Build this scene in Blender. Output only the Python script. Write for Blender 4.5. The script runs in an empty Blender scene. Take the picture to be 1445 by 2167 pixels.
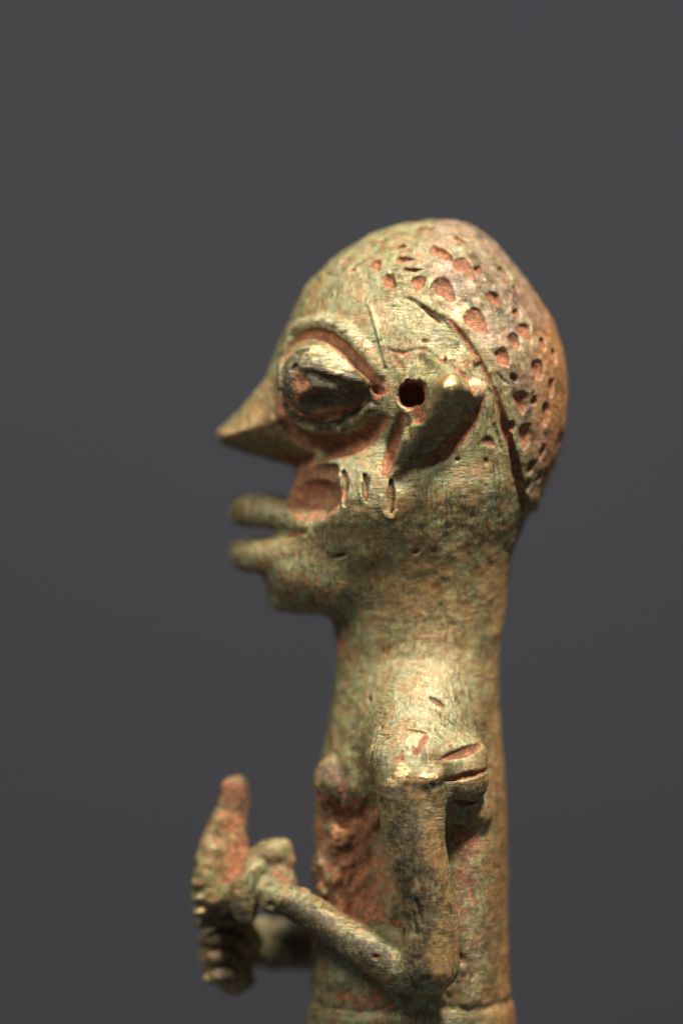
import bpy, math, random
import numpy as np
from mathutils import Vector
random.seed(4); np.random.seed(4)
f32 = np.float32

# ------------------------------------------------------------------ frame of the place
S = 5e-5            # metres per unit (one unit = one pixel of the photograph at the figurine's middle plane)
D = 6000.0          # camera distance in units
CX, CY = 722.5, 1083.5
X0 = 880.0          # the axis the figurine is turned about
TH = math.radians(9.0)
CT, ST = math.cos(TH), math.sin(TH)
scene = bpy.context.scene
col = scene.collection

# ------------------------------------------------------------------ camera
cam_d = bpy.data.cameras.new('camera')
cam = bpy.data.objects.new('camera', cam_d); col.objects.link(cam)
cam.location = (CX*S, -D*S, -CY*S)
cam.rotation_euler = (math.radians(90), 0, 0)
cam_d.sensor_fit = 'VERTICAL'
cam_d.sensor_height = 36.0
cam_d.lens = 36.0*D/2167.0
cam_d.clip_start = 0.01; cam_d.clip_end = 50
cam_d.dof.use_dof = True
cam_d.dof.focus_distance = (D-255)*S
AP = 345*S                                 # aperture diameter
cam_d.dof.aperture_fstop = (cam_d.lens/1000.0)/AP
cam_d.dof.aperture_blades = 9
scene.camera = cam

# ------------------------------------------------------------------ world, lamps, exposure
w = bpy.data.worlds.new('World'); scene.world = w; w.use_nodes = True
bg = w.node_tree.nodes['Background']
bg.inputs['Color'].default_value = (0.92, 0.93, 1.0, 1); bg.inputs['Strength'].default_value = 0.155

def area(name, loc, target, size, power, colr, sy=None):
    l = bpy.data.lights.new(name, 'AREA'); l.energy = power; l.color = colr
    l.shape = 'RECTANGLE' if sy else 'DISK'; l.size = size
    if sy: l.size_y = sy
    o = bpy.data.objects.new(name, l); col.objects.link(o)
    o.location = loc
    o.rotation_euler = (Vector(target)-Vector(loc)).to_track_quat('-Z', 'Y').to_euler()
    return o
mid = (880*S, 0, -1200*S)
area('key_lamp', (mid[0]+0.066, -0.14, mid[2]+0.262), mid, 0.052, 2.9, (1.0, 0.88, 0.75))
area('fill_lamp', (mid[0]-0.13, -0.115, mid[2]+0.15), (mid[0], 0, mid[2]+0.015), 0.07, 0.44, (1.0, 0.90, 0.78))
area('added_backdrop_lamp', (0.04, 0.28, 0.33), (0.04, 0.90, -0.26), 0.8, 2.2, (0.97, 0.95, 0.92), 0.3)  # unseen lamp, added only to brighten the backdrop
scene.view_settings.view_transform = 'Standard'
scene.view_settings.look = 'None'
scene.view_settings.exposure = 0.0
scene.view_settings.gamma = 1.0
scene.cycles.use_denoising = True

# ------------------------------------------------------------------ numeric helpers
def P(px, py, L):
    """figurine point seen at photo pixel (px, py) at lateral offset L (towards the viewer)"""
    px = np.asarray(px, float); py = np.asarray(py, float); L = np.asarray(L, float)
    X = px.copy()*1.0 + 0*L
    for _ in range(8):
        y = -ST*(X-X0) - CT*L
        x = CX + (px-CX)*(1+y/D)
        X = X0 + (x - X0 + ST*L)/CT
    Z = -(CY + (py-CY)*(1+y/D))
    return np.stack(np.broadcast_arrays(X, L, Z), -1)

_rs = np.random.RandomState(11)
_tab = _rs.rand(64, 64, 64).astype(f32)*2-1
def vnoise(p, scale):
    q = (p/scale).astype(f32) + f32(1000)
    i = np.floor(q).astype(np.int32); fr = q-i; fr = fr*fr*(3-2*fr)
    i0 = i & 63; i1 = (i+1) & 63
    a, b, c = i0[:, 0], i0[:, 1], i0[:, 2]; A, B, C = i1[:, 0], i1[:, 1], i1[:, 2]
    x, y, z = fr[:, 0], fr[:, 1], fr[:, 2]
    t = _tab
    def m(u, v, k): return u+(v-u)*k
    return m(m(m(t[a, b, c], t[A, b, c], x), m(t[a, B, c], t[A, B, c], x), y),
             m(m(t[a, b, C], t[A, b, C], x), m(t[a, B, C], t[A, B, C], x), y), z)
def fbm(p, scale, n=3):
    s = 0; amp = 1.0; tot = 0
    for k in range(n):
        s = s + amp*vnoise(p + 37.7*k, scale/(2.03**k)); tot += amp; amp *= 0.5
    return s/tot
def smooth(a, b, x):
    t = np.clip((x-a)/(b-a), 0, 1); return t*t*(3-2*t)

class Profile:
    """outline in the middle plane, thickened sideways into a rounded solid"""
    def __init__(self, pts, blur=3, step=4.0):
        q = P([p[0] for p in pts], [p[1] for p in pts], 0.0)[:, [0, 2]]
        # round the outline with a Catmull-Rom spline
        n = len(q); out = []
        for i in range(n):
            p0, p1, p2, p3 = q[i-1], q[i], q[(i+1) % n], q[(i+2) % n]
            for t in np.linspace(0, 1, 5)[:-1]:
                out.append(0.5*((2*p1)+(-p0+p2)*t+(2*p0-5*p1+4*p2-p3)*t*t+(-p0+3*p1-3*p2+p3)*t**3))
        q = np.array(out)
        self.o = q.min(0)-80; hi = q.max(0)+80; self.step = step
        nx, nz = ((hi-self.o)/step).astype(int)+1
        gx, gz = np.meshgrid(self.o[0]+np.arange(nx)*step, self.o[1]+np.arange(nz)*step, indexing='ij')
        d2 = np.full(gx.shape, 1e12); inside = np.zeros(gx.shape, bool)
        for i in range(len(q)):
            a = q[i]; b = q[(i+1) % len(q)]; e = b-a
            wx = gx-a[0]; wz = gz-a[1]
            t = np.clip((wx*e[0]+wz*e[1])/max(e@e, 1e-9), 0, 1)
            d2 = np.minimum(d2, (wx-t*e[0])**2+(wz-t*e[1])**2)
            c = (a[1] > gz) != (b[1] > gz)
            if abs(e[1]) > 1e-9:
                inside ^= c & (gx < e[0]*(gz-a[1])/e[1]+a[0])
        s = np.sqrt(d2)*np.where(inside, 1, -1)
        for _ in range(blur):
            s[1:-1] = (s[:-2]+2*s[1:-1]+s[2:])/4; s[:, 1:-1] = (s[:, :-2]+2*s[:, 1:-1]+s[:, 2:])/4
        self.s = s.astype(f32)
    def dist(self, p):
        u = (p[:, 0]-self.o[0])/self.step; v = (p[:, 2]-self.o[1])/self.step
        u = np.clip(u, 0, self.s.shape[0]-1.001); v = np.clip(v, 0, self.s.shape[1]-1.001)
        i = u.astype(int); j = v.astype(int); a = u-i; b = v-j
        s = self.s
        return (s[i, j]*(1-a)+s[i+1, j]*a)*(1-b)+(s[i, j+1]*(1-a)+s[i+1, j+1]*a)*b

OPS = []     # (kind, distance function, k, box lo, box hi, label, sym, clay)
def evaluate(p, want=False):
    p = p.astype(f32)
    n = len(p)
    d = np.full(n, 500, f32); lab = np.zeros(n, np.int16); best = np.full(n, 1e9, f32); clay = np.zeros(n, f32)
    ps = p.copy(); ps[:, 1] = np.abs(ps[:, 1])
    for kind, fn, k, lo, hi, label, sym, cl in OPS:
        q = ps if sym else p
        if lo is not None:
            m = np.nonzero((q[:, 0] > lo[0]) & (q[:, 0] < hi[0]) & (q[:, 1] > lo[1]) & (q[:, 1] < hi[1]) & (q[:, 2] > lo[2]) & (q[:, 2] < hi[2]))[0]
            if len(m) == 0: continue
            q = q[m]; dm = d[m]
        else:
            m = None; dm = d
        e = fn(q).astype(f32)
        if kind == 'add':
            if want:
                bb = best if m is None else best[m]
                t = e < bb
                if m is None: lab[t] = label; best[t] = e[t]
                else: lab[m[t]] = label; best[m[t]] = e[t]
            h = np.maximum(k-np.abs(dm-e), 0)/k
            r = np.minimum(dm, e)-h*h*k*0.25
        elif kind == 'cut':
            h = np.maximum(k-np.abs(dm+e), 0)/k
            r = np.maximum(dm, -e)+h*h*k*0.25
            if want and cl > 0:
                c = smooth(1.0, 5.0, r-dm)*cl
                if m is None: clay = np.maximum(clay, c)
                else: clay[m] = np.maximum(clay[m], c)
        elif kind == 'tag':        # a region that takes a label of its own, no shape
            if want:
                t = e < 0
                if m is None: lab[t] = label
                else: lab[m[t]] = label
            continue
        elif kind == 'mod':
            r = dm+e
        if m is None: d = r
        else: d[m] = r
    return (d, lab, clay) if want else d

def surf(px, py, lo=0, hi=430):
    """lateral offset of the outer surface as built so far, seen at the pixel"""
    px = np.atleast_1d(np.asarray(px, float)); py = np.atleast_1d(np.asarray(py, float))
    Ls = np.arange(lo, hi, 4.0)
    q = P(px[:, None], py[:, None], Ls[None, :]).reshape(-1, 3)
    d = evaluate(q).reshape(len(px), -1)
    out = np.full(len(px), 40.0)
    for i in range(len(px)):
        w_ = np.nonzero(d[i] < 0)[0]
        if len(w_):
            j = w_[-1]
            out[i] = Ls[j] + (4*(-d[i, j])/(d[i, j+1]-d[i, j]) if j+1 < len(Ls) else 0)
    return out

def add_op(kind, fn, k, pts, rad, label, sym, clay=0):
    if pts is None: lo = hi = None
    else:
        r = rad+3*k+40 if kind == 'add' else rad+k+14
        lo = pts.min(0)-r; hi = pts.max(0)+r
        if sym and lo[1] < r: lo[1] = -1e9
    OPS.append((kind, fn, k, lo, hi, label, sym, clay))

def tube_fn(pts, rad):
    pts = pts.astype(f32); rad = np.asarray(rad, f32)
    def fn(q):
        d = np.full(len(q), 1e9, f32)
        for i in range(len(pts)-1):
            a = pts[i]; e = pts[i+1]-a; L2 = max(float(e@e), 1e-6)
            wv = q-a
            t = np.clip((wv@e)/L2, 0, 1)
            dd = np.sqrt(((wv-t[:, None]*e)**2).sum(1))-(rad[i]+(rad[i+1]-rad[i])*t)
            d = np.minimum(d, dd)
        return d
    return fn
def spline(q, n=5):
    q = np.asarray(q, float)
    if len(q) < 3: return q
    e = np.vstack([2*q[0]-q[1], q, 2*q[-1]-q[-2]]); out = []
    for i in range(1, len(e)-2):
        p0, p1, p2, p3 = e[i-1], e[i], e[i+1], e[i+2]
        for t in np.linspace(0, 1, n)[:-1]:
            out.append(0.5*((2*p1)+(-p0+p2)*t+(2*p0-5*p1+4*p2-p3)*t*t+(-p0+3*p1-3*p2+p3)*t**3))
    out.append(q[-1]); return np.array(out)
def tube(kind, pts, k, label=0, sym=True, clay=0, n=4):
    """pts: (px, py, L, r)"""
    a = spline(pts, n); q = P(a[:, 0], a[:, 1], a[:, 2])
    add_op(kind, tube_fn(q, a[:, 3]), k, q, a[:, 3].max(), label, sym, clay)
def stroke(kind, pts, k, off=0.0, label=0, clay=0, n=4, sym=True):
    """pts: (px, py, r) laid on the surface; off lifts (+) or sinks (-) it"""
    a = spline(pts, n); L = surf(a[:, 0], a[:, 1])+off
    q = P(a[:, 0], a[:, 1], L)
    add_op(kind, tube_fn(q, a[:, 2]), k, q, a[:, 2].max(), label, sym, clay)
def ell(kind, c, rad, k, rot=0.0, label=0, sym=True, clay=0, yaw=0.0):
    """c=(px,py,L) rad=(along, lateral, across) rot: in-picture angle of the long axis (degrees, clockwise on screen)"""
    q = P(c[0], c[1], c[2]).astype(f32)
    a = math.radians(-rot); b = math.radians(yaw)
    R = np.array([[math.cos(a), 0, math.sin(a)], [0, 1, 0], [-math.sin(a), 0, math.cos(a)]])
    Y = np.array([[math.cos(b), math.sin(b), 0], [-math.sin(b), math.cos(b), 0], [0, 0, 1]])
    M = (R@Y).astype(f32); r = np.array(rad, f32)
    def fn(p):
        v = (p-q)@M.T/r
        l = np.sqrt((v*v).sum(1))+1e-6
        l2 = np.sqrt(((v/r)**2).sum(1))+1e-6
        return l*(l-1)/l2
    add_op(kind, fn, k, q[None], max(rad), label, sym, clay)

# labels
TORSO, HEAD, HAIR, EYE, EAR, LIPU, LIPL, ARM_N, ARM_F, HAND_N, HAND_F, BRAC, NOSE, BREAST, CHIN, LID, BAND, BELT = range(18)

# ------------------------------------------------------------------ solids
head_pts = [(464,918),(494,885),(522,855),(552,813),(573,768),(590,722),(605,688),(625,648),(643,614),(666,583),(700,548),(742,519),
            (790,492),(840,475),(890,468),(950,471),(1000,485),(1040,513),(1076,558),(1110,600),(1142,645),(1167,690),(1184,740),(1194,800),
            (1192,870),(1182,930),(1166,985),(1146,1030),(1122,1082),(1060,1150),(950,1170),(850,1130),(760,1040),(700,1000),(620,990),(540,970),(480,948)]
prof_head = Profile(head_pts, 1)
RH, WH = 285.0, 236.0
def head_fn(q):
    s = prof_head.dist(q)
    u = np.maximum(RH-s, 0)
    v = q[:, 1]*(RH/WH)
    d = np.sqrt(u*u+v*v)-RH
    d = np.where(s < 0, np.maximum(d, np.sqrt(s*s+(q[:, 1]*0.2)**2)), d)
    return d*0.84+4.0
add_op('add', head_fn, 1, None, 0, HEAD, True)

body_pts = [(640,985),(628,1020),(610,1060),(592,1110),(585,1160),(588,1215),(610,1262),(655,1290),(700,1306),(709,1345),(713,1400),(707,1455),(700,1510),
            (690,1560),(678,1620),(670,1700),(666,1800),(665,1900),(662,2000),(660,2100),(654,2200),(650,2400),(650,2560),(700,2620),
            (1040,2620),(1095,2560),(1092,2400),(1086,2200),(1080,2100),(1074,2000),(1072,1900),(1070,1750),(1068,1640),(1061,1560),(1057,1500),(1054,1440),
            (1059,1360),(1067,1290),(1074,1220),(1085,1170),(1104,1110),(1120,1000),(1060,920),(900,880),(760,900),(700,940)]
prof_body = Profile(body_pts, 2)
_wy = -np.array([880,960,1040,1100,1160,1220,1300,1400,1500,1600,1700,1900,2100,2300,2700.0])[::-1]
_ww = np.array([214,220,218,206,186,162,142,136,156,168,168,172,176,182,182.0])[::-1]
_wt = np.arange(-2720., -860., 4.); _wv = np.interp(_wt, _wy, _ww); _kk = np.hanning(25); _kk /= _kk.sum()
_wv = np.convolve(np.pad(_wv, 12, 'edge'), _kk, 'valid')
def body_fn(q):
    s = prof_body.dist(q); R = 178.0
    W = np.interp(q[:, 2], _wt, _wv)
    u = np.maximum(R-s, 0); v = q[:, 1]*(R/W)
    d = np.sqrt(u*u+v*v)-R
    d = np.where(s < 0, np.maximum(d, np.sqrt(s*s+(q[:, 1]*0.2)**2)), d)
    return d*0.88
add_op('add', body_fn, 28, None, 0, TORSO, True)
# face below the nose: the cheek stands out, the upper jaw is cut back
ell('add', (810,1050,140), (130,76,90), 60, 10, HEAD)
ell('cut', (612,1044,225), (104,136,58), 18, 4, clay=0.62)
ell('cut', (560,1030,40), (46,120,40), 24, 0, clay=0.8)
# chin
tube('add', [(720,1250,100,34),(640,1262,66,34),(598,1262,0,32)], 34, CHIN)
ell('add', (700,1236,60), (120,84,52), 34, 8, CHIN)
ell('add', (690,1205,70), (120,96,70), 30, 0, HEAD)
tube('add', [(640,1208,80,36),(592,1210,40,34),(588,1210,0,32)], 20, CHIN)
# lips: bars that run round the mouth
tube('add', [(790,1140,168,24),(740,1126,154,23),(680,1112,132,20),(625,1100,106,23),(576,1086,82,32),(532,1080,42,36),(514,1086,0,29)], 20, LIPU)
tube('add', [(790,1156,150,36),(740,1154,142,34),(680,1156,128,28),(620,1164,108,30),(570,1176,82,36),(526,1176,42,34),(508,1170,0,26)], 20, LIPL)
tube('cut', [(655,1126,190,5),(620,1129,150,10),(560,1131,95,9),(500,1131,50,10),(450,1131,0,10)], 4, clay=0.9)
# nose blade
tube('add', [(478,922,0,9),(540,895,14,26),(600,860,60,40),(660,900,110,40)], 40, NOSE)
tube('cut', [(440,958,0,20),(475,963,0,24),(532,985,40,27),(610,1002,110,28),(700,1000,190,20)], 5, clay=0.5)

# ear: a cone that leans out, lit on top, hollow below
eL = float(surf(930, 850)[0])
tube('add', [(905,846,eL-50,84),(928,832,eL+10,58),(944,822,eL+70,30),(950,818,eL+112,16)], 26, EAR)
tube('add', [(900,744,eL-16,20),(934,770,eL+30,18),(952,806,eL+98,14)], 14, EAR)
tube('add', [(1008,830,eL-10,18),(982,826,eL+42,16),(956,816,eL+102,13)], 14, EAR)
tube('cut', [(962,882,eL+66,18),(924,928,eL+42,28),(882,974,eL+20,24),(850,1016,eL+6,12)], 22)
tube('add', [(940,838,eL+74,20),(904,886,eL+40,22),(866,940,eL+8,18),(838,1000,eL-22,12)], 14, EAR)
# eye
L1 = surf([600,680,780], [790,815,815])
ell('add', (682,814,L1[1]-34), (98,86,84), 14, 16, EYE)
ell('add', (748,806,L1[1]-14), (52,56,24), 14, 14, EYE)
# breasts
tube('add', [(724,1615,70,34),(704,1650,100,40),(704,1678,108,34)], 8, BREAST)
ell('cut', (712,1738,150), (50,40,24), 12, 10, clay=.5)
# shoulders
tube('add', [(900,1470,60,110),(890,1550,130,112),(872,1600,205,84)], 50, TORSO)
ell('add', (874,1606,232), (90,78,56), 44, 0, TORSO)
# torso relief
ell('cut', (770,1800,185), (80,60,120), 34, 8, clay=0.4)
bl_lo, bl_hi = np.array([600., -1e9, -2320.]), np.array([1140., 1e9, -2070.])
bz = lambda q: q[:, 2]+2118+8*np.sin(q[:, 0]/90)+0.02*(q[:, 0]-X0)
OPS.append(('mod', lambda q: -smooth(6, -16, bz(q))*4.5+3.5*np.exp(-((bz(q)-8)/9)**2), 1, bl_lo, bl_hi, 0, True, 0))
OPS.append(('tag', bz, 1, bl_lo, bl_hi, BELT, True, 0))

ell('add', (970,1850,108), (66,74,250), 60, 0, TORSO)
tube('add', [(690,1940,130,22),(770,1972,175,32),(845,2000,205,34)], 18, TORSO, False)
# near arm
def arm(sg, label):
    sym = False
    q = lambda a: [(x, y, sg*L, r) for x, y, L, r in a]
    up = [(870,1640,250,75),(871,1700,253,69),(876,1780,256,63),(890,1850,254,60),(905,1930,250,57),(910,1985,250,58),(905,2040,246,60)]
    tube('add', q(up), 8, label, sym)
    return q
arm(1, ARM_N)
tube('add', [(905,2040,246,58),(860,2050,240,50),(800,2022,226,43),(740,1985,206,39),(680,1948,184,37),(620,1910,160,34),(580,1900,142,34)], 16, ARM_N, False)
# shoulder lip, armlet bands behind the arm
tube('add', [(826,1634,282,9),(856,1645,300,10),(900,1646,308,11),(928,1638,294,10)], 20, TORSO, False)
ell('add', (975,1640,190), (56,70,62), 20, -14, TORSO, False)
tube('add', [(925,1620,228,32),(972,1604,210,36),(996,1594,172,31)], 30, BAND, False)
tube('add', [(930,1674,228,25),(974,1662,212,26),(998,1646,172,22)], 14, BAND, False)
stroke('cut', [(940,1652,3),(962,1648,6),(988,1641,8),(1012,1636,6),(1032,1630,3)], 3, -2, clay=1.0, sym=False)
stroke('cut', [(936,1607,5),(962,1598,10),(992,1587,12),(1018,1576,6)], 3, 2, clay=1.0, sym=False)
stroke('cut', [(978,1612,1.5),(983,1628,2),(980,1640,1.5)], 1.5, 0, clay=.2, sym=False)
tube('add', [(945,1722,186,30),(975,1716,176,34),(1006,1722,146,30)], 26, TORSO, False)
tube('cut', [(944,1706,240,8),(975,1700,225,10),(1010,1688,190,8)], 5, 0, False, 1.0)
ell('cut', (960,1760,205), (14,20,22), 6, 60, sym=False, clay=1.0)
# far arm, its forearm lower
tube('add', [(868,1640,-246,78),(868,1700,-256,76),(876,1780,-258,69),(890,1850,-254,62),(902,1920,-250,58),(909,1985,-250,60),(905,2040,-246,60)], 6, ARM_F, False)
tube('add', [(905,2040,-246,58),(800,2030,-220,50),(700,2002,-180,54),(600,1996,-130,56),(540,1996,-90,52)], 16, ARM_F, False)

# near hand
tube('add', [(556,1822,116,20),(530,1846,132,26),(516,1888,134,28),(520,1930,120,25)], 6, BRAC, False)         # wrist band
tube('add', [(540,1822,106,24),(572,1806,110,29),(596,1798,100,25)], 8, HAND_N, False)        # thumb
tube('add', [(606,1800,100,14),(612,1822,104,14)], 8, HAND_N, False)
ell('add', (585,1862,104), (46,34,38), 14, 40, HAND_N, False)
tube('add', [(556,1880,112,34),(510,1880,100,38)], 10, HAND_N, False)
tube('add', [(498,1668,66,24),(488,1740,76,33),(478,1810,84,48),(470,1880,90,54)], 12, HAND_N, False)
# fingers standing up one behind the other
fing = [((450,1900,138,22),(440,1852,140,23),(450,1800,134,20)),
        ((450,1890,114,25),(446,1810,112,27),(464,1742,104,24)),
        ((470,1880,88,30),(462,1790,86,28),(482,1706,80,25),(488,1668,78,22)),
        ((490,1860,60,26),(488,1760,54,25),(508,1700,50,22),(508,1662,48,20))]
for f in fing: tube('add', list(f), 16, HAND_N, False)
tube('add', [(446,1800,112,26),(440,1860,112,31),(444,1915,108,29)], 12, HAND_N, False)
for (x, y, r) in ((430,1866,14),(428,1896,14),(430,1926,13)):
    ell('add', (x,y,118), (r*1.7,44,r), 9, -14, HAND_N, False)
tube('cut', [(530,1790,150,18),(508,1830,160,14),(488,1880,166,8)], 8, 0, False, 1.0)
# far hand: palm with four fingers folded forwards, and a thumb
ell('add', (482,2006,-10), (62,60,84), 14, 6, HAND_F, False)
ell('add', (496,2060,10), (40,50,46), 12, 0, HAND_F, False)
tube('add', [(470,1930,40,26),(500,1960,-20,34),(530,1990,-70,40)], 14, HAND_F, False)
for i, y in enumerate((1950, 1990, 2030, 2066)):
    x = 414+5*i
    tube('add', [(520,y+8,0,20),(486,y-2,60,19),(x+34,y-3,86,18),(x+14,y+3,84,14)], 3, HAND_F, False)
tube('add', [(540,1990,-20,24),(505,1962,30,21),(470,1944,52,17)], 8, HAND_F, False)

# ------------------------------------------------------------------ carving and modelling on the surface
# brow ridge, groove under it, lid rim, lower rim, groove round the socket
stroke('cut', [(578,832,8),(590,872,13),(612,912,18),(645,938,22),(705,948,22),(765,930,20),(806,893,15)], 12, 6, clay=0.75)
stroke('cut', [(598,764,5),(610,733,8),(640,708,12),(684,706,14),(722,728,16),(760,768,15),(796,812,9)], 8, 2, clay=0.9)
stroke('add', [(600,742,2),(612,712,5),(634,688,10),(680,680,12),(724,694,13),(764,732,12),(808,792,7)], 12, 0, LID)
stroke('add', [(594,764,4),(592,806,6),(602,850,9),(628,888,11),(664,908,11),(704,908,11),(746,892,10),(784,862,7)], 7, 3, LID)
stroke('cut', [(592,826,5),(612,858,8),(646,884,10),(690,890,11),(735,874,11),(775,846,8)], 6, 3, clay=0.9)
ell('cut', (797,826,float(surf(797,826)[0])+4), (16,18,12), 4, 30, clay=1.0)
# eyeball: flat facet with worn brow edge, hole towards the nose
stroke('add', [(640,776,5),(680,782,11),(730,796,11),(775,808,6)], 10, 3, EYE)
ell('cut', (622,778,float(surf(622,778)[0])+2), (13,12,6), 4, -55, clay=0.3)
ell('cut', (628,808,float(surf(628,808)[0])+13), (30,18,26), 5, 50, clay=0.8)
ell('cut', (694,872,float(surf(694,872)[0])+34), (92,50,46), 8, 6)
# ear hole
hL = float(surf(866,835)[0])
c0 = P(868,832,hL+26); c1 = P(872,838,hL-70)
_hf = tube_fn(np.array([c0, c1]), [33, 24])
add_op('cut', lambda q: _hf(q)+fbm(q, 16, 3)*7, 5, np.array([c0, c1]), 34, 0, True, 1.0)
ell('cut', (872,872,hL+14), (31,30,24), 7, 10, clay=1.0)
ell('cut', (852,812,hL+16), (16,20,12), 5, -40, clay=.6)
# temple lines
stroke('add', [(782,646,3),(796,690,5),(810,735,6),(818,772,5)], 4, 0, HEAD)
stroke('cut', [(806,700,2.5),(816,738,5),(824,770,5)], 3, 1, clay=1.0)
stroke('cut', [(824,742,4),(850,748,5),(872,742,4),(900,738,5),(912,748,3)], 4, 1, clay=1.0)
stroke('cut', [(832,752,6),(845,768,7),(852,784,5)], 4, 3, clay=1.0)
stroke('cut', [(851,735,2),(853,752,3),(850,775,2)], 2, 1, clay=1.0)
stroke('cut', [(896,722,5),(904,722,5)], 2, 1, clay=1.0)
stroke('cut', [(862,790,3),(868,770,4)], 3, 1, clay=0.8)
# strokes round the ear
stroke('cut', [(918,752,5),(955,768,9),(990,800,11),(1010,830,8)], 8, 5, clay=0.85)
stroke('cut', [(1036,828,6),(1012,872,12),(980,915,17),(940,955,17),(896,985,10)], 12, 8, clay=0.95)
stroke('cut', [(848,884,10),(836,925,16),(826,965,17),(816,1000,10)], 9, 6, clay=0.95)
stroke('add', [(862,890,4),(856,930,6),(842,970,6),(826,1008,5)], 6, 0, HEAD)
stroke('cut', [(1046,900,3),(1052,925,5),(1060,950,3)], 3, 0, clay=0.3)
stroke('cut', [(1015,945,5),(1035,935,12),(1055,948,5)], 4, 6, clay=1.0)
ell('cut', (1029,977,float(surf(1029,977)[0])), (8,5,6), 2, 80, clay=1.0)
ell('cut', (968,972,float(surf(968,972)[0])), (7,5,5), 2, 0, clay=1.0)
# cheek scars
for (x, y, h, r, dx) in ((730,1033,34,8.5,-3), (773,1031,28,7.5,-2), (827,1052,34,9,-1)):
    stroke('cut', [(x+dx,y-h,r*0.5),(x+2,y-h*0.3,r),(x,y+h*0.3,r),(x+2,y+h,r*0.6)], 1.5, -5, clay=0.5)
stroke('add', [(806,1050,2),(808,1078,4),(826,1096,5),(838,1082,3)], 4, 0, HEAD)
# hair cap: raised over its border, with a cut groove
cap_line = [(600,600),(700,572),(742,562),(790,578),(850,618),(900,652),(945,678),(988,728),(1020,778),(1050,842),(1072,908),(1090,972),(1104,1040),(1116,1100),(1120,1160)]
_cl = P([c[0] for c in cap_line], [c[1] for c in cap_line], 150.0)
_cz = np.array([p[2] for p in _cl]); _cx = np.array([p[0] for p in _cl])
def cap_side(q):            # >0 on the hair side of the border
    e = np.stack([_cx, _cz], 1); best = np.full(len(q), 1e9); sg = np.zeros(len(q))
    for i in range(len(e)-1):
        a = e[i]; b = e[i+1]-a; wv = q[:, [0, 2]]-a
        t = np.clip((wv@b)/(b@b), 0, 1); dd = np.sqrt(((wv-t[:, None]*b)**2).sum(1))
        c = b[0]*wv[:, 1]-b[1]*wv[:, 0]
        m = dd < best; best[m] = dd[m]; sg[m] = np.sign(c[m])
    return best*sg
hb_lo, hb_hi = np.array([560., -1e9, -1170.]), np.array([1300., 1e9, -400.])
OPS.append(('mod', lambda q: -smooth(-3, 6, cap_side(q))*smooth(840, 980, q[:, 0])*9.0, 1, hb_lo, hb_hi, 0, True, 0))
OPS.append(('tag', lambda q: -cap_side(q)+0*q[:, 0], 1, hb_lo, hb_hi, HAIR, True, 0))
stroke('cut', [(944,672,4),(960,690,8),(985,722,10),(1010,762,9),(1038,812,8),(1056,860,9),(1070,912,10),(1086,965,9),(1098,1025,10),(1108,1075,10)], 3.5, 1, clay=1.0)
stroke('cut', [(1052,790,3),(1066,806,4),(1074,812,2)], 2, 0, clay=0.5)
stroke('cut', [(895,650,4),(912,664,5),(930,682,4)], 3, 0, clay=1.0)
stroke('cut', [(838,628,2),(868,634,3),(890,646,2)], 2, 0, clay=0.9)
stroke('cut', [(690,580,4),(715,584,3),(740,570,4),(752,556,3)], 3, 0, clay=1.0)
ell('add', (1006,762,float(surf(1006,762)[0])+1), (9,5,9), 2, 0, HEAD)
pits = [(1090,722,17,10,62),(1118,1030,14,8,86),(1148,730,14,8,70),(1082,905,13,8,78),(807,511,13,8,70),(735,548,17,8,-60),(745,572,8,6,0),(795,562,17,9,62),(824,596,21,11,58),(886,598,16,13,85),(941,613,29,17,50),(1010,683,30,18,52),
        (1048,634,18,14,72),(1065,758,20,14,62),(930,530,22,9,20),(947,543,15,10,30),(986,568,28,15,48),(1013,572,12,10,70),(1068,577,18,9,48),
        (1114,705,22,13,62),(1140,783,22,13,80),(1104,852,22,14,75),(1156,878,24,10,80),(1112,925,27,14,84),(1146,958,18,10,88),(1124,990,14,9,85),
        (1166,822,18,8,85),(1094,664,10,7,60),(860,548,22,4,12),(875,570,26,4,8),(1030,518,16,8,40),(900,482,20,7,0),(1172,755,15,7,80),(1088,800,10,7,60),
        (1130,850,9,6,80),(850,520,9,6,30),(975,505,14,7,20),(1140,1010,12,8,85),(1090,610,8,6,30)]
def wob(p): return fbm(p, 11, 2)*4
pp = surf([p[0] for p in pits], [p[1] for p in pits])
def normal_at(q):
    e = 3.0; g = []
    for ax in range(3):
        a = q.copy(); a[ax] += e; b = q.copy(); b[ax] -= e
        g.append(float(evaluate(np.array([a, b]))[0]-evaluate(np.array([a, b]))[1]))
    g = np.array(g); return g/np.linalg.norm(g)
for (x, y, a, b, rot), L in zip(pits, pp):
    if L <= 41: continue
    c = P(x, y, L); nrm = normal_at(c)
    r = math.radians(rot); t = np.array([math.cos(r), 0, -math.sin(r)])
    t = t-nrm*(t@nrm); t /= np.linalg.norm(t); bt = np.cross(nrm, t)
    M = np.stack([t, nrm, bt]).astype(f32); rr = np.array([a*1.06, 14, b*1.14], f32); cc = (c+nrm*2).astype(f32)
    def fn(p, M=M, rr=rr, cc=cc):
        v = (p-cc)@M.T
        v = v+wob(p)[:, None]*np.array([1, 0, 1], f32); v = np.stack([v[:, 0], v[:, 1], v[:, 2]*(1+0.5*np.sign(v[:, 0])*np.clip(np.abs(v[:, 0])/rr[0], 0, 1))], 1)/rr
        l = np.sqrt((v*v).sum(1))+1e-6; l2 = np.sqrt(((v/rr)**2).sum(1))+1e-6
        return l*(l-1)/l2
    add_op('cut', fn, 2.0, c[None], a+4, 0, True, 1.0)
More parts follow.
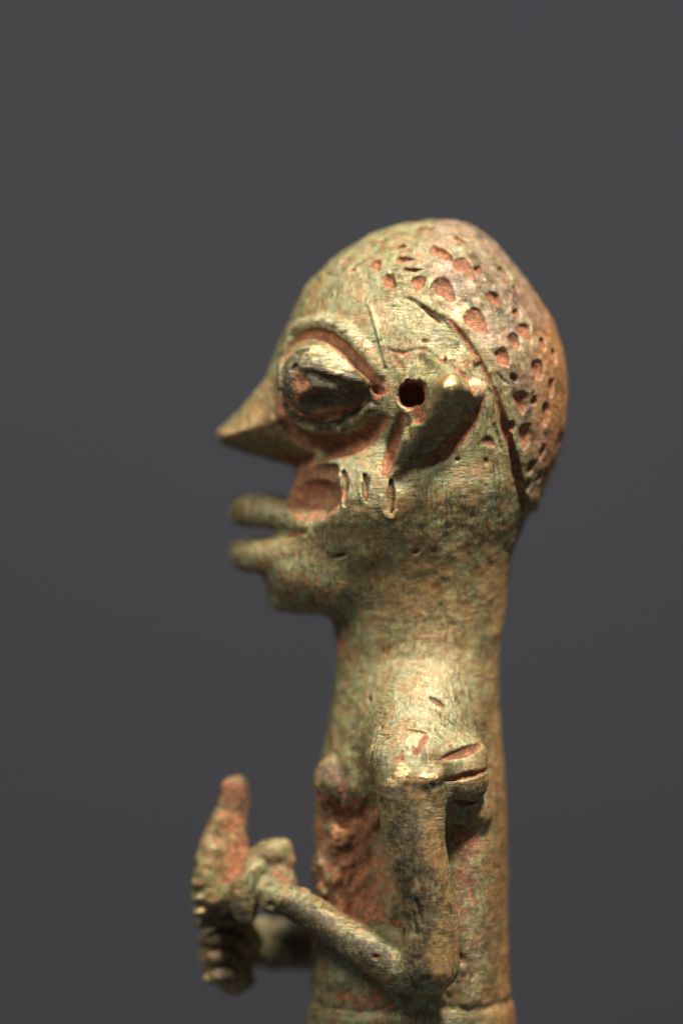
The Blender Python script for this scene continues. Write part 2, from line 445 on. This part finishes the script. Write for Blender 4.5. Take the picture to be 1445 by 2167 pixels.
# marks on jaw, neck and shoulder
for (x, y, a, b, rot) in ((880,1168,9,5,-20),(715,1178,20,6,-20),(930,1488,30,5,30),(780,1480,8,5,60),(860,1545,30,3,8),(900,1552,26,3,4),(805,1540,8,5,0)):
    L = float(surf(x, y)[0]); ell('cut', (x,y,L+1), (a,7,b), 2, rot, clay=1.0, sym=False)
# scratch on the upper arm, forearm dots
stroke('cut', [(882,1905,4),(888,1930,7),(892,1955,4)], 4, 0, clay=0.35, sym=False)
stroke('cut', [(874,1930,4),(880,1975,6)], 4, 1, sym=False)
ell('cut', (572,1916,float(surf(572,1916)[0])+2), (11,12,9), 3, 0, sym=False)
ell('cut', (794,2026,float(surf(794,2026)[0])), (8,7,5), 3, 0, sym=False, clay=.9)

# ------------------------------------------------------------------ whole-surface relief
def relief(q):
    a = fbm(q, 50, 3)*3.6 + fbm(q+500, 13, 2)*1.1
    tz = smooth(-1560, -1720, q[:, 2])*smooth(215, 150, np.abs(q[:, 1]))*smooth(1045, 1000, q[:, 0])*smooth(-2130,-2100,q[:, 2])*smooth(640, 668, q[:, 0])      # cast torso is lumpy
    hz = smooth(640, 560, q[:, 0])*smooth(-1600, -1700, q[:, 2])
    a = a+tz*(fbm(q*np.array([1, 1, .7], f32)+90, 38, 3)*12) + hz*(fbm(q+70, 42, 3)*6-(fbm(q, 50, 3)*2.4))
    cz = smooth(-1690,-1740,q[:, 2])*smooth(-1990,-1940,q[:, 2])*smooth(830,760,q[:, 0])*smooth(640, 668, q[:, 0])*smooth(215, 150, np.abs(q[:, 1]))
    a = a+cz*(fbm(q+260, 30, 3)*14-2)
    hr = smooth(0, 40, cap_side(q))*smooth(-1200, -1100, q[:, 2])
    a = a+hr*fbm(q+33, 20, 2)*2.0
    return a.astype(f32)

# ------------------------------------------------------------------ surface extraction
VOX = 6.0
lo = np.array([380., -372., -2330.]); hi = np.array([1250., 372., -440.])
n3 = ((hi-lo)/VOX).astype(int)+1
gx = lo[0]+np.arange(n3[0])*VOX; gy = lo[1]+np.arange(n3[1])*VOX; gz = lo[2]+np.arange(n3[2])*VOX
F = np.empty(n3, f32)
CH = 24
for i in range(0, n3[0], CH):
    sub = gx[i:i+CH]
    g = np.stack(np.meshgrid(sub, gy, gz, indexing='ij'), -1).reshape(-1, 3).astype(f32)
    F[i:i+CH] = evaluate(g).reshape(len(sub), n3[1], n3[2])
F[:, :, 0] = 5.0
ins = F < 0
cnt = np.zeros(tuple(n3-1), f32); acc = np.zeros(tuple(n3-1)+(3,), f32)
cx_, cy_, cz_ = n3-1
for ax in range(3):
    o1, o2 = [k for k in range(3) if k != ax]
    sl0 = [slice(None)]*3; sl1 = [slice(None)]*3; sl0[ax] = slice(0, -1); sl1[ax] = slice(1, None)
    A = F[tuple(sl0)]; B = F[tuple(sl1)]; cr = (A < 0) != (B < 0)
    t = np.where(cr, A/np.where(cr, A-B, 1), 0)
    for a in (0, 1):
        for b in (0, 1):
            s = [slice(None)]*3; s[o1] = slice(a, a+n3[o1]-1); s[o2] = slice(b, b+n3[o2]-1)
            c = cr[tuple(s)]
            cnt += c
            acc[..., ax] += np.where(c, t[tuple(s)], 0)
            acc[..., o1] += c*a; acc[..., o2] += c*b
act = cnt > 0
vid = np.full(act.shape, -1, np.int64); vid[act] = np.arange(act.sum())
ijk = np.argwhere(act)
V = (ijk + acc[act]/cnt[act][:, None])*VOX + lo
quads = []
for ax in range(3):
    o1, o2 = [(1, 2), (2, 0), (0, 1)][ax]
    sl0 = [slice(None)]*3; sl1 = [slice(None)]*3; sl0[ax] = slice(0, -1); sl1[ax] = slice(1, None)
    A = ins[tuple(sl0)]; B = ins[tuple(sl1)]
    e = np.argwhere(A != B); e = e[(e[:, o1] > 0) & (e[:, o2] > 0) & (e[:, o1] < n3[o1]-1) & (e[:, o2] < n3[o2]-1)]
    fl = A[e[:, 0], e[:, 1], e[:, 2]]
    def g(da, db):
        q = e.copy(); q[:, o1] -= da; q[:, o2] -= db; return vid[q[:, 0], q[:, 1], q[:, 2]]
    q = np.stack([g(1, 1), g(0, 1), g(0, 0), g(1, 0)], 1)
    q[~fl] = q[~fl][:, ::-1]
    quads.append(q)
Q = np.concatenate(quads)
# keep only the piece that is connected to the figure
par = np.arange(len(V))
for _ in range(200):
    m = par[Q].min(1); new = par.copy(); np.minimum.at(new, Q.ravel(), np.repeat(m, 4)); new = new[new]; new = new[new]
    if (new == par).all(): break
    par = new
main_id = np.bincount(par).argmax(); Q = Q[par[Q[:, 0]] == main_id]

def compact(V, Q):
    used = np.zeros(len(V), bool); used[Q.ravel()] = True
    mp = np.cumsum(used)-1; return V[used], mp[Q]
V, Q = compact(V, Q)
def normals(V, Q):
    a = V[Q[:, 2]]-V[Q[:, 0]]; b = V[Q[:, 3]]-V[Q[:, 1]]
    n = np.cross(a, b); out = np.empty_like(V)
    for k in range(3):
        out[:, k] = np.bincount(Q.ravel(), np.repeat(n[:, k], 4), len(V))
    return out/np.maximum(np.linalg.norm(out, axis=1), 1e-9)[:, None]
def relax(X, Q, lam=0.5):
    s = np.zeros_like(X); c = np.bincount(Q.ravel(), minlength=len(X))*2.0
    for i in range(4):
        a = Q[:, i]; b = Q[:, (i+1) % 4]
        for k in range(X.shape[1]):
            s[:, k] += np.bincount(a, X[b, k], len(X))+np.bincount(b, X[a, k], len(X))
    return X+(s/np.maximum(c, 1)[:, None]-X)*lam
def subdivide(V, Q):
    E = np.concatenate([Q[:, [i, (i+1) % 4]] for i in range(4)]); E.sort(1)
    key = E[:, 0].astype(np.int64)*len(V)+E[:, 1]
    u, inv = np.unique(key, return_inverse=True); ea, eb = u//len(V), u % len(V)
    nv, ne, nq = len(V), len(u), len(Q)
    em = inv.reshape(4, nq).T+nv; fc = np.arange(nq)+nv+ne
    V2 = np.concatenate([V, (V[ea]+V[eb])/2, V[Q].mean(1)])
    Q2 = np.concatenate([np.stack([Q[:, i], em[:, i], fc, em[:, i-1]], 1) for i in range(4)])
    return V2, Q2
def project(V, Q, n, detail):
    for it in range(n):
        N = normals(V, Q)
        d = evaluate(V)
        if detail: d = d-rel
        V = V-N*np.clip(d, -5, 5)[:, None]*0.9
    return V
zc = lo[2]+VOX*0.5
V = project(relax(V, Q, .5), Q, 2, False)
V, Q = subdivide(V, Q)
V = relax(V, Q, .4)
rel = relief(V)
V = project(V, Q, 4, True)
N = normals(V, Q)
_, lab, clay = evaluate(V, True)

# wear measures: hollows hold earth, crests are rubbed
def concavity(it):
    X = V.copy()
    for _ in range(it): X = relax(X, Q, .8)
    return ((X-V)*N).sum(1)
c_f = concavity(5); c_m = concavity(28)

# ------------------------------------------------------------------ painted wear plus some painted light and shade, one float attribute each
attr = {k: np.zeros(len(V), f32) for k in ('clay', 'dark', 'brass', 'ochre', 'pale')}
wv_ = np.stack([fbm(V.astype(f32)+s, 34, 4) for s in (0, 211, 433)], 1)*34
Vw = (V+wv_).astype(f32); 
def paint(name, pts, strength=1.0, soft=0.6, L=None, sym=True):
    a = spline(pts, 4)
    l = L if L is not None else surf(a[:, 0], a[:, 1])
    q = P(a[:, 0], a[:, 1], l); r = a[:, 2].max()
    W_ = Vw.copy()
    if sym: W_[:, 1] = np.abs(W_[:, 1])
    m = np.nonzero(((W_ > q.min(0)-r*1.5) & (W_ < q.max(0)+r*1.5)).all(1))[0]
    if len(m) == 0: return
    d = tube_fn(q, np.zeros(len(q)))(W_[m])
    rr = r
    v = (1-smooth(rr*(1-soft), rr*(1+soft*0.5), d))*strength
    attr[name][m] = np.maximum(attr[name][m], v)
attr['clay'] = np.maximum(clay, smooth(0.9, 2.6, c_f)*0.75)
attr['clay'] = np.maximum(attr['clay'], smooth(3.5, 9, c_m+wv_[:, 0]*0.06)*0.8).astype(f32)
attr['pale'] = smooth(0.5, 2.2, -c_f).astype(f32)*0.45
# earth
paint('clay', [(610,1050,50),(680,1045,44)], .8)
paint('clay', [(480,915,36),(520,915,36)], .6, L=10)
paint('ochre', [(500,905,60),(580,880,60)], .5, .9)
paint('clay', [(560,1080,60),(560,1170,60)], .3, .9)
paint('clay', [(600,1240,40),(650,1235,40)], .45, .9)
paint('clay', [(690,750,30),(690,1300,30)][:1]*2, 0)
paint('clay', [(740,1760,95),(760,1900,90)], .8, 0.8, L=150)
paint('clay', [(690,1700,50),(690,1900,50)], .6, 0.8, L=120)
paint('clay', [(985,1780,44),(990,1950,46),(985,2080,40)], .52, 0.9)
paint('clay', [(985,1770,40),(985,1860,34)], .72, .9)
paint('clay', [(660,2112,14),(760,2114,14),(860,2118,12)], .7, 0.8)
paint('clay', [(1040,1600,24),(1046,1720,22)], .5, 0.9)
paint('clay', [(760,760,30),(800,740,36),(870,745,20)], .42, .9)
paint('clay', [(990,760,26),(1020,830,30)], .45, .9)
paint('clay', [(740,540,40),(800,560,40),(940,540,50),(1000,590,40)], .28, .9)
paint('clay', [(880,850,40),(890,870,34)], .5, .8)
paint('clay', [(1150,800,60),(1150,960,60)], .3, .9)
paint('clay', [(1130,760,40),(1150,900,40)], .34, .9)
paint('clay', [(450,1800,40),(450,1900,40)], .38, .9, L=110, sym=False)
paint('clay', [(430,1960,30),(430,2060,30)], .45, .9, L=20, sym=False)
paint('clay', [(705,1290,60),(690,1240,40)], .4, .9)
paint('clay', [(500,900,60),(560,900,50)], .36, .9)
paint('clay', [(700,1540,40),(690,1600,40)], .4, .9)
paint('clay', [(900,1500,60),(960,1530,50)], .3, .9)
paint('clay', [(950,960,60),(1000,920,50)], .36, .9)
paint('clay', [(655,990,40),(600,985,30)], .8)
paint('clay', [(700,1320,34),(715,1350,24)], .7)
paint('clay', [(720,1920,30),(790,1950,40),(850,1980,36)], .95, .7, L=150, sym=False)
paint('clay', [(505,1800,34),(500,1850,30)], .9, L=120, sym=False)
paint('clay', [(590,1862,26),(625,1872,18)], .7, L=110, sym=False)
paint('clay', [(636,806,26),(644,840,20)], .62)
paint('clay', [(800,835,22),(810,825,18)], .8)
paint('clay', [(560,1640,1),(561,1641,1)], 0)
# dark tones: tarnish, plus painted shade and darker parts as marked
paint('dark', [(612,790,30),(650,808,50),(700,838,60),(755,840,42)], 1.0, .6)  # brown eyeball, shade of its lower half painted in
paint('dark', [(630,850,40),(690,872,50),(750,850,40)], .95, .6)  # painted eye shade carried down to the lower rim
paint('clay', [(600,760,12),(650,725,16),(720,730,16),(780,790,14)], .6, .8)
paint('dark', [(1000,610,55),(1060,680,45),(1010,560,30)], .55, .9)
paint('dark', [(1090,780,45),(1110,900,40)], .55, .9)
paint('dark', [(890,2000,36),(905,1960,26)], .8, .8, sym=False)
paint('dark', [(856,1700,60),(875,1850,70),(895,1940,70),(880,2060,70)], .72, .9, sym=False)
paint('dark', [(846,1760,26),(870,1900,34),(892,2000,34),(860,2070,30)], .8, .9, sym=False)
paint('dark', [(800,2030,44),(700,1975,40),(590,1925,40)], .85, .9, sym=False)
paint('dark', [(900,2060,44),(850,2070,36)], .8, .9, sym=False)
paint('dark', [(760,2040,30),(660,1985,26)], .6, .9, sym=False)  # darker along the forearm's lower edge
paint('pale', [(990,1800,30),(1000,2080,30)], .9, .9)
paint('dark', [(700,1210,60),(800,1200,60),(640,1270,40)], .40, .9)  # chin and lower jaw darker
paint('dark', [(760,1140,70),(900,1120,60),(840,1210,60)], .34, .9)  # jaw darker towards the neck
paint('dark', [(560,1110,26),(640,1116,24)], .4, .9)  # upper lip darker along its lower edge
paint('dark', [(560,1200,26),(640,1196,24)], .4, .9)  # lower lip darker along its lower edge
paint('dark', [(740,1760,40),(760,1850,40)], .34, .9)
paint('clay', [(700,1640,56),(705,1680,56)], .42, .9)
paint('dark', [(700,1650,60),(712,1690,60)], .66, .9)  # greyish breast, its dimness and the shadow beneath painted in
paint('dark', [(712,1650,56),(702,1690,50)], .8, .8)  # more painted shade on the breast
paint('dark', [(640,1950,26),(600,1930,18)], .5, .9, sym=False)  # forearm's lower edge darker near the wrist
paint('dark', [(980,1720,26),(985,1760,20)], .6, .8, sym=False)
# bare brass
paint('brass', [(944,800,24),(956,826,26)], 1.0, .6)
paint('brass', [(840,1644,10),(870,1646,13),(905,1648,24),(912,1640,20)], .8, .9, sym=False)
paint('brass', [(712,790,12),(735,800,10)], .7, .8)
paint('brass', [(936,1860,9),(945,1960,10)], .4, 1, sym=False)
# ochre bloom on the back
xb = V[:, 0]; zb = V[:, 2]
oc = smooth(1040, 1072, xb+wv_[:, 0]*.5)*smooth(-1480, -1620, zb)*.8
oc = np.maximum(oc, smooth(1010, 1080, xb)*smooth(-1080, -1250, zb)*0.7)
oc = np.maximum(oc, smooth(1120, 1190, xb+wv_[:, 0])*0.8)
attr['ochre'] = np.maximum(attr['ochre'], oc*1.0).astype(f32)
paint('ochre', [(960,1880,16),(965,1990,20),(950,2060,24)], .8, .9, sym=False)
paint('ochre', [(880,1690,60),(900,1800,60),(920,2000,60)], .5, 1, sym=False)
paint('ochre', [(880,1200,120),(960,1350,90)], .3, 1)
paint('clay', [(880,1586,15),(888,1580,13)], .8, .5)
paint('clay', [(845,1608,12),(852,1600,10)], .75, .5)
paint('clay', [(676,1740,46),(674,1960,46)], .75, .9, L=70)
paint('clay', [(590,1800,36),(585,1850,36)], .5, .9, L=110, sym=False)
paint('dark', [(470,1680,50),(460,1800,50),(450,1900,60),(480,2040,80)], .74, .9, L=80, sym=False)
paint('ochre', [(480,1680,60),(460,1900,70),(480,2040,80)], .5, .9, L=80, sym=False)
paint('clay', [(490,1680,60),(500,1820,60),(600,1820,40)], .66, .9, L=90, sym=False)
paint('clay', [(515,1790,34),(500,1860,24)], 1.0, .6, L=110, sym=False)
paint('dark', [(520,1670,24),(518,1760,26)], 1.0, .6, L=80, sym=False)  # right side of the upright finger darker
paint('dark', [(560,1990,70),(640,2000,60)], .7, .8, L=-100, sym=False)  # shadow over the far forearm painted as dark colour
paint('dark', [(560,1900,40),(540,1850,36)], .5, .9, L=130, sym=False)
paint('clay', [(450,1990,60),(450,2050,60)], .35, .9, L=60, sym=False)
# pale green, and lit spots painted in where marked
paint('pale', [(850,700,70),(870,690,60)], .5, .9)
paint('pale', [(960,760,34),(1004,812,34)], 1.0, .8)  # strong light beside the ear tip painted in as pale
paint('pale', [(985,665,26),(1045,720,26)], .8, .8)  # glints round the hair pit painted in as pale
paint('pale', [(640,905,16),(720,905,16)], .9, .8)
paint('pale', [(640,690,20),(720,700,22),(790,770,20)], .9, .8)
paint('pale', [(840,1470,90),(980,1500,80)], .3, .9)
paint('pale', [(660,738,24),(740,770,20)], .8, .7)  # lit upper band of the eyeball painted paler
paint('pale', [(870,1560,90),(960,1570,40)], .35, .9)
hairm = (smooth(0, 60, cap_side(V.astype(f32)))*smooth(860, 1000, V[:, 0]+wv_[:, 1])*smooth(-1180, -1120, V[:, 2])).astype(f32)
attr['hair'] = hairm
for k in attr: attr[k] = attr[k].astype(f32)

# ------------------------------------------------------------------ materials
class NT:
    def __init__(self, m): self.t = m.node_tree; self.n = self.t.nodes; self.l = self.t.links
    def new(self, ty, **kw):
        n = self.n.new(ty)
        for k, v in kw.items(): setattr(n, k, v)
        return n
    def put(self, sock, v):
        if isinstance(v, bpy.types.NodeSocket): self.l.new(v, sock)
        else: sock.default_value = v
    def noise(self, vec, scale, detail=4, rough=.55, dist=0.0):
        n = self.new('ShaderNodeTexNoise'); self.put(n.inputs['Vector'], vec); n.inputs['Scale'].default_value = scale
        n.inputs['Detail'].default_value = detail; n.inputs['Roughness'].default_value = rough; n.inputs['Distortion'].default_value = dist
        return n.outputs['Fac']
    def math(self, op, a, b=None, c=None, clamp=False):
        n = self.new('ShaderNodeMath', operation=op, use_clamp=clamp)
        self.put(n.inputs[0], a)
        if b is not None: self.put(n.inputs[1], b)
        if c is not None: self.put(n.inputs[2], c)
        return n.outputs[0]
    def ramp(self, v, a, b, lo_=0.0, hi_=1.0):
        n = self.new('ShaderNodeMapRange', interpolation_type='SMOOTHSTEP')
        self.put(n.inputs['Value'], v); n.inputs['From Min'].default_value = a; n.inputs['From Max'].default_value = b
        n.inputs['To Min'].default_value = lo_; n.inputs['To Max'].default_value = hi_
        return n.outputs['Result']
    def mix(self, f, a, b, mode='MIX'):
        n = self.new('ShaderNodeMix', data_type='RGBA', blend_type=mode)
        self.put(n.inputs['Factor'], f); self.put(n.inputs['A'], a); self.put(n.inputs['B'], b)
        return n.outputs['Result']
    def map(self, vec, scale, rot=(0, 0, 0)):
        n = self.new('ShaderNodeMapping'); self.put(n.inputs['Vector'], vec)
        n.inputs['Scale'].default_value = scale; n.inputs['Rotation'].default_value = rot
        return n.outputs['Vector']
    def attr(self, name):
        return self.new('ShaderNodeAttribute', attribute_name=name).outputs['Fac']
C4 = lambda r, g, b: (r, g, b, 1)

mat = bpy.data.materials.new('patinated_bronze'); mat.use_nodes = True
T = NT(mat); bsdf = T.n['Principled BSDF']
K = 1/(100*S)                      # object coordinates in units of 100
co = T.map(T.new('ShaderNodeTexCoord').outputs['Object'], (K, K, K))
a_clay, a_dark, a_brass, a_ochre, a_pale, a_hair = [T.attr(k) for k in ('clay', 'dark', 'brass', 'ochre', 'pale', 'hair')]
n_big = T.noise(co, 1.1, 5, .6, .4)
n_mid = T.noise(co, 3.4, 5, .62, .6)
n_fin = T.noise(co, 11, 4, .65)
n_spk = T.noise(co, 26, 3, .6)
st1 = T.noise(T.map(co, (2.6, 2.6, 17), (0, math.radians(14), 0)), 1.0, 4, .62, 1.6)      # brush marks across the body
st2 = T.noise(T.map(co, (18, 5, 3.0), (0, math.radians(-28), 0)), 1.0, 4, .62, 1.4)
n_dir = T.ramp(T.noise(co, .8, 2, .5), .42, .58)
streak_ = T.math('ADD', T.math('MULTIPLY', st1, T.math('SUBTRACT', 1.0, T.math('MULTIPLY', n_dir, .8))), T.math('MULTIPLY', st2, T.math('MULTIPLY', n_dir, .8)))
s_amp = T.ramp(T.noise(T.map(co, (1, 1, 1), (2.5, .4, .9)), 1.5, 3, .5), .40, .60, .5, 1.25)
streak = T.math('ADD', T.math('MULTIPLY', T.math('SUBTRACT', streak_, .5), s_amp), .5)
n_pol = T.ramp(T.noise(T.map(co, (1, 1, 1), (.7, 2.1, .9)), 1.9, 6, .62, .6), .54, .64)
n_b2 = T.noise(T.map(co, (1, 1, 1), (.5, .9, .2)), 2.1, 5, .62, .8)
n_b3 = T.noise(T.map(co, (1, 1, 1), (1.5, .3, 1.2)), 4.6, 6, .68, .6)
base = T.mix(T.ramp(n_mid, .36, .62), C4(.105, .098, .038), C4(.225, .222, .095))
base = T.mix(T.math('MULTIPLY', T.ramp(n_big, .42, .62), .8), base, C4(.190, .205, .088))
base = T.mix(T.math('MULTIPLY', T.ramp(n_b2, .43, .62), .78), base, C4(.220, .125, .045))      # olive brown bloom
base = T.mix(T.math('MULTIPLY', T.ramp(n_b2, .46, .34), .5), base, C4(.165, .150, .105))        # grey film
base = T.mix(T.math('MULTIPLY', T.ramp(streak, .52, .38), .75), base, C4(.048, .040, .018))
base = T.mix(T.math('MULTIPLY', T.ramp(T.math('ADD', T.math('MULTIPLY', n_fin, .4), T.math('MULTIPLY', streak, .6)), .50, .66), .7), base, C4(.42, .43, .26))
base = T.mix(T.math('MULTIPLY', T.ramp(n_b3, .555, .66), .62), base, C4(.33, .150, .072))        # thin earth film
base = T.mix(T.math('MULTIPLY', T.ramp(n_b3, .44, .34), .55), base, C4(.060, .068, .035))
paleF = T.math('MULTIPLY', a_pale, T.ramp(T.math('ADD', n_fin, T.math('MULTIPLY', streak, .6)), .62, .92), clamp=True)
base = T.mix(T.math('MULTIPLY', paleF, .85), base, C4(.50, .48, .29))
hairc = T.mix(T.ramp(n_mid, .4, .62), C4(.085, .068, .052), C4(.27, .205, .165))
hairc = T.mix(T.ramp(n_fin, .50, .66), hairc, C4(.36, .22, .12))
hairc = T.mix(T.ramp(n_b3, .46, .58, 0, .6), hairc, C4(.24, .105, .055))
hairc = T.mix(T.math('MULTIPLY', a_ochre, .8), hairc, C4(.20, .068, .026))
base = T.mix(T.math('MULTIPLY', a_hair, T.ramp(n_big, .36, .56, .25, .85)), base, hairc)
och = T.mix(T.ramp(n_fin, .4, .62), C4(.25, .10, .025), C4(.42, .235, .075))
och = T.mix(T.math('MULTIPLY', T.ramp(n_mid, .45, .6), .6), och, C4(.42, .20, .10))
base = T.mix(T.math('MULTIPLY', T.math('MULTIPLY', a_ochre, T.ramp(n_b3, .36, .54, .45, 1)), .85), base, och)
drk = T.mix(T.ramp(n_fin, .45, .68), C4(.030, .025, .012), C4(.120, .104, .046))
n_dk = T.noise(T.map(co, (1, 1, .7), (.3, 1.1, 2.0)), 2.4, 7, .66, .7)
a_dark = T.math('ADD', a_dark, T.ramp(n_dk, .53, .66, 0.0, .52))
darkF = T.ramp(T.math('ADD', a_dark, T.math('MULTIPLY', T.math('SUBTRACT', n_mid, .5), 1.1)), .38, .78)
base = T.mix(T.math('MULTIPLY', darkF, .92), base, drk)
# small dark specks
base = T.mix(T.math('MULTIPLY', T.ramp(n_spk, .62, .72), .4), base, C4(.06, .05, .03))
# earth left from the mould
n_cl = T.noise(co, 5.5, 7, .70, .5)
cl_in = T.math('ADD', a_clay, T.math('MULTIPLY', T.math('SUBTRACT', n_cl, .5), 1.7))
scr = T.noise(T.map(co, (4, 4, 26), (0, math.radians(8), 0)), 1.0, 3, .6, 1.0)
scrF = T.math('MULTIPLY', T.ramp(scr, .66, .70), T.ramp(T.noise(co, 1.3, 2, .5), .48, .56))
chip = T.math('ADD', T.ramp(T.noise(co, 3.0, 6, .66, 1.0), .655, .675), 0, clamp=True)
clayF = T.math('MAXIMUM', T.ramp(cl_in, .34, .68), T.math('MULTIPLY', T.math('MAXIMUM', chip, scrF), .9))
clayc = T.mix(T.ramp(n_fin, .36, .64), C4(.19, .068, .026), C4(.44, .180, .078))
clayc = T.mix(T.math('MULTIPLY', T.ramp(T.noise(co, 3.6, 7, .68, .8), .45, .57), .85), clayc, C4(.135, .058, .028))
clayc = T.mix(T.ramp(n_spk, .50, .66), clayc, C4(.14, .050, .026))
base = T.mix(T.math('MULTIPLY', clayF, T.ramp(n_b3, .34, .46, .45, .94)), base, clayc)
# bare metal
br_in = T.math('ADD', a_brass, T.math('MULTIPLY', T.math('SUBTRACT', T.noise(co, 8, 4, .6), .5), .9))
brF = T.ramp(br_in, .50, .72)
base = T.mix(brF, base, C4(.80, .55, .26))
T.put(bsdf.inputs['Base Color'], base)
met = T.math('MAXIMUM', brF, T.math('MULTIPLY', T.math('SUBTRACT', 1.0, clayF), T.math('ADD', T.math('MULTIPLY', n_pol, .38), .16)))
T.put(bsdf.inputs['Metallic'], met)
ro = T.ramp(streak, .40, .62, .34, .56)
ro = T.math('SUBTRACT', ro, T.math('MULTIPLY', a_hair, .10), clamp=True)
ro = T.math('SUBTRACT', ro, T.math('MULTIPLY', n_pol, .13), clamp=True)
ro = T.math('ADD', ro, .04)
ro = T.math('ADD', ro, T.math('MULTIPLY', clayF, .45), clamp=True)
ro = T.math('SUBTRACT', ro, T.math('MULTIPLY', brF, .16), clamp=True)
ro = T.math('ADD', ro, T.math('MULTIPLY', darkF, .06), clamp=True)
T.put(bsdf.inputs['Roughness'], ro)
h = T.math('MULTIPLY', streak, .9)
h = T.math('ADD', h, T.math('MULTIPLY', n_fin, .32))
h = T.math('ADD', h, T.math('MULTIPLY', n_spk, .2))
h = T.math('SUBTRACT', h, T.math('MULTIPLY', T.math('MULTIPLY', clayF, .55), 1.0))
h = T.math('ADD', h, T.math('MULTIPLY', T.math('MULTIPLY', clayF, T.noise(co, 40, 3, .7)), .5))
bm = T.new('ShaderNodeBump'); bm.inputs['Strength'].default_value = 1.0; bm.inputs['Distance'].default_value = 3.2*S
T.put(bm.inputs['Height'], h); T.put(bsdf.inputs['Normal'], bm.outputs['Normal'])

mb = bpy.data.materials.new('grey_paper'); mb.use_nodes = True
B = NT(mb); bb = B.n['Principled BSDF']
bn = B.noise(B.new('ShaderNodeTexCoord').outputs['Object'], 3.0, 3, .5)
B.put(bb.inputs['Base Color'], B.mix(bn, C4(.090, .091, .104), C4(.099, .100, .114)))
bb.inputs['Roughness'].default_value = .9; bb.inputs['Specular IOR Level'].default_value = .15

# ------------------------------------------------------------------ backdrop
bw = bpy.data.meshes.new('backdrop'); bo = bpy.data.objects.new('backdrop', bw); col.objects.link(bo)
bw.from_pydata([(-2.5, 0.9, -2.0), (2.5, 0.9, -2.0), (2.5, 0.9, 1.8), (-2.5, 0.9, 1.8), (-2.5, 0.93, -2.0), (2.5, 0.93, -2.0), (2.5, 0.93, 1.8), (-2.5, 0.93, 1.8)], [],
               [(0, 1, 2, 3), (7, 6, 5, 4), (0, 4, 5, 1), (3, 2, 6, 7), (0, 3, 7, 4), (1, 5, 6, 2)])
bw.materials.append(mb); bo['kind'] = 'structure'; bo['label'] = 'plain dark grey studio backdrop far behind the figurine'

# ------------------------------------------------------------------ the figurine: one surface, split into its parts
BASE = np.array([X0, 0.0, lo[2]])
root = bpy.data.objects.new('bronze_figurine', None); col.objects.link(root)
root.empty_display_size = 0.01
root.location = (X0*S, 0, lo[2]*S)
root.rotation_euler = (0, 0, -TH)
root['label'] = 'small cast bronze figurine in profile, green patina with orange earth in its hollows'
root['category'] = 'figurine'
def to_local(V):      # figurine axes: x to the back, y away from the viewer, z up
    return np.stack([(V[:, 0]-X0), -V[:, 1], V[:, 2]-lo[2]], 1)*S
VL = to_local(V); NL = np.stack([N[:, 0], -N[:, 1], N[:, 2]], 1)
# mirrored lateral axis flips the winding
Qf = Q[:, ::-1]
fl_lab = np.array([np.bincount(r, minlength=1).argmax() for r in lab[Qf[:0]]], int) if False else np.sort(lab[Qf], axis=1)[:, 1]
cent_L = V[Qf].mean(1)[:, 1]
def part(name, faces, parent, label=None):
    q = Qf[faces]
    if len(q) == 0: return None
    used = np.unique(q); mp = np.zeros(len(VL), np.int64); mp[used] = np.arange(len(used)); q = mp[q]
    me = bpy.data.meshes.new(name)
    me.vertices.add(len(used)); me.vertices.foreach_set('co', VL[used].astype(f32).ravel())
    me.loops.add(q.size); me.loops.foreach_set('vertex_index', q.ravel().astype(np.int32))
    me.polygons.add(len(q)); me.polygons.foreach_set('loop_start', np.arange(0, q.size, 4, dtype=np.int32))
    me.update(calc_edges=True)
    me.polygons.foreach_set('use_smooth', np.ones(len(q), bool))
    me.normals_split_custom_set_from_vertices(NL[used].astype(f32))
    for k, v in attr.items():
        at = me.attributes.new(k, 'FLOAT', 'POINT'); at.data.foreach_set('value', v[used])
    me.materials.append(mat)
    o = bpy.data.objects.new(name, me); col.objects.link(o); o.parent = parent
    if label: o['label'] = label
    return o
def by(l, side=0):
    m = fl_lab == l if not isinstance(l, (tuple, list)) else np.isin(fl_lab, l)
    if side: m = m & ((cent_L > 0) == (side > 0))
    return np.nonzero(m)[0]
torso = part('torso', by(TORSO), root)
part('breast', by(BREAST, 1), torso); part('breast', by(BREAST, -1), torso)
part('belt', by(BELT), torso)
head = part('head', by(HEAD), root)
part('hair_cap', by(HAIR), head)
part('nose', by(NOSE), head)
part('upper_lip', by(LIPU), head); part('lower_lip', by(LIPL), head); part('chin', by(CHIN), head)
for sd in (1, -1):
    part('eye', by(EYE, sd), head); part('eyelid', by(LID, sd), head); part('ear', by(EAR, sd), head)
arm_n = part('arm', by(ARM_N), root); part('hand', by(HAND_N), arm_n); part('bracelet', by(BRAC), arm_n); part('armlet', by(BAND), arm_n)
arm_f = part('arm', by(ARM_F), root); part('hand', by(HAND_F), arm_f)
print('VERTS', len(V), 'QUADS', len(Q))
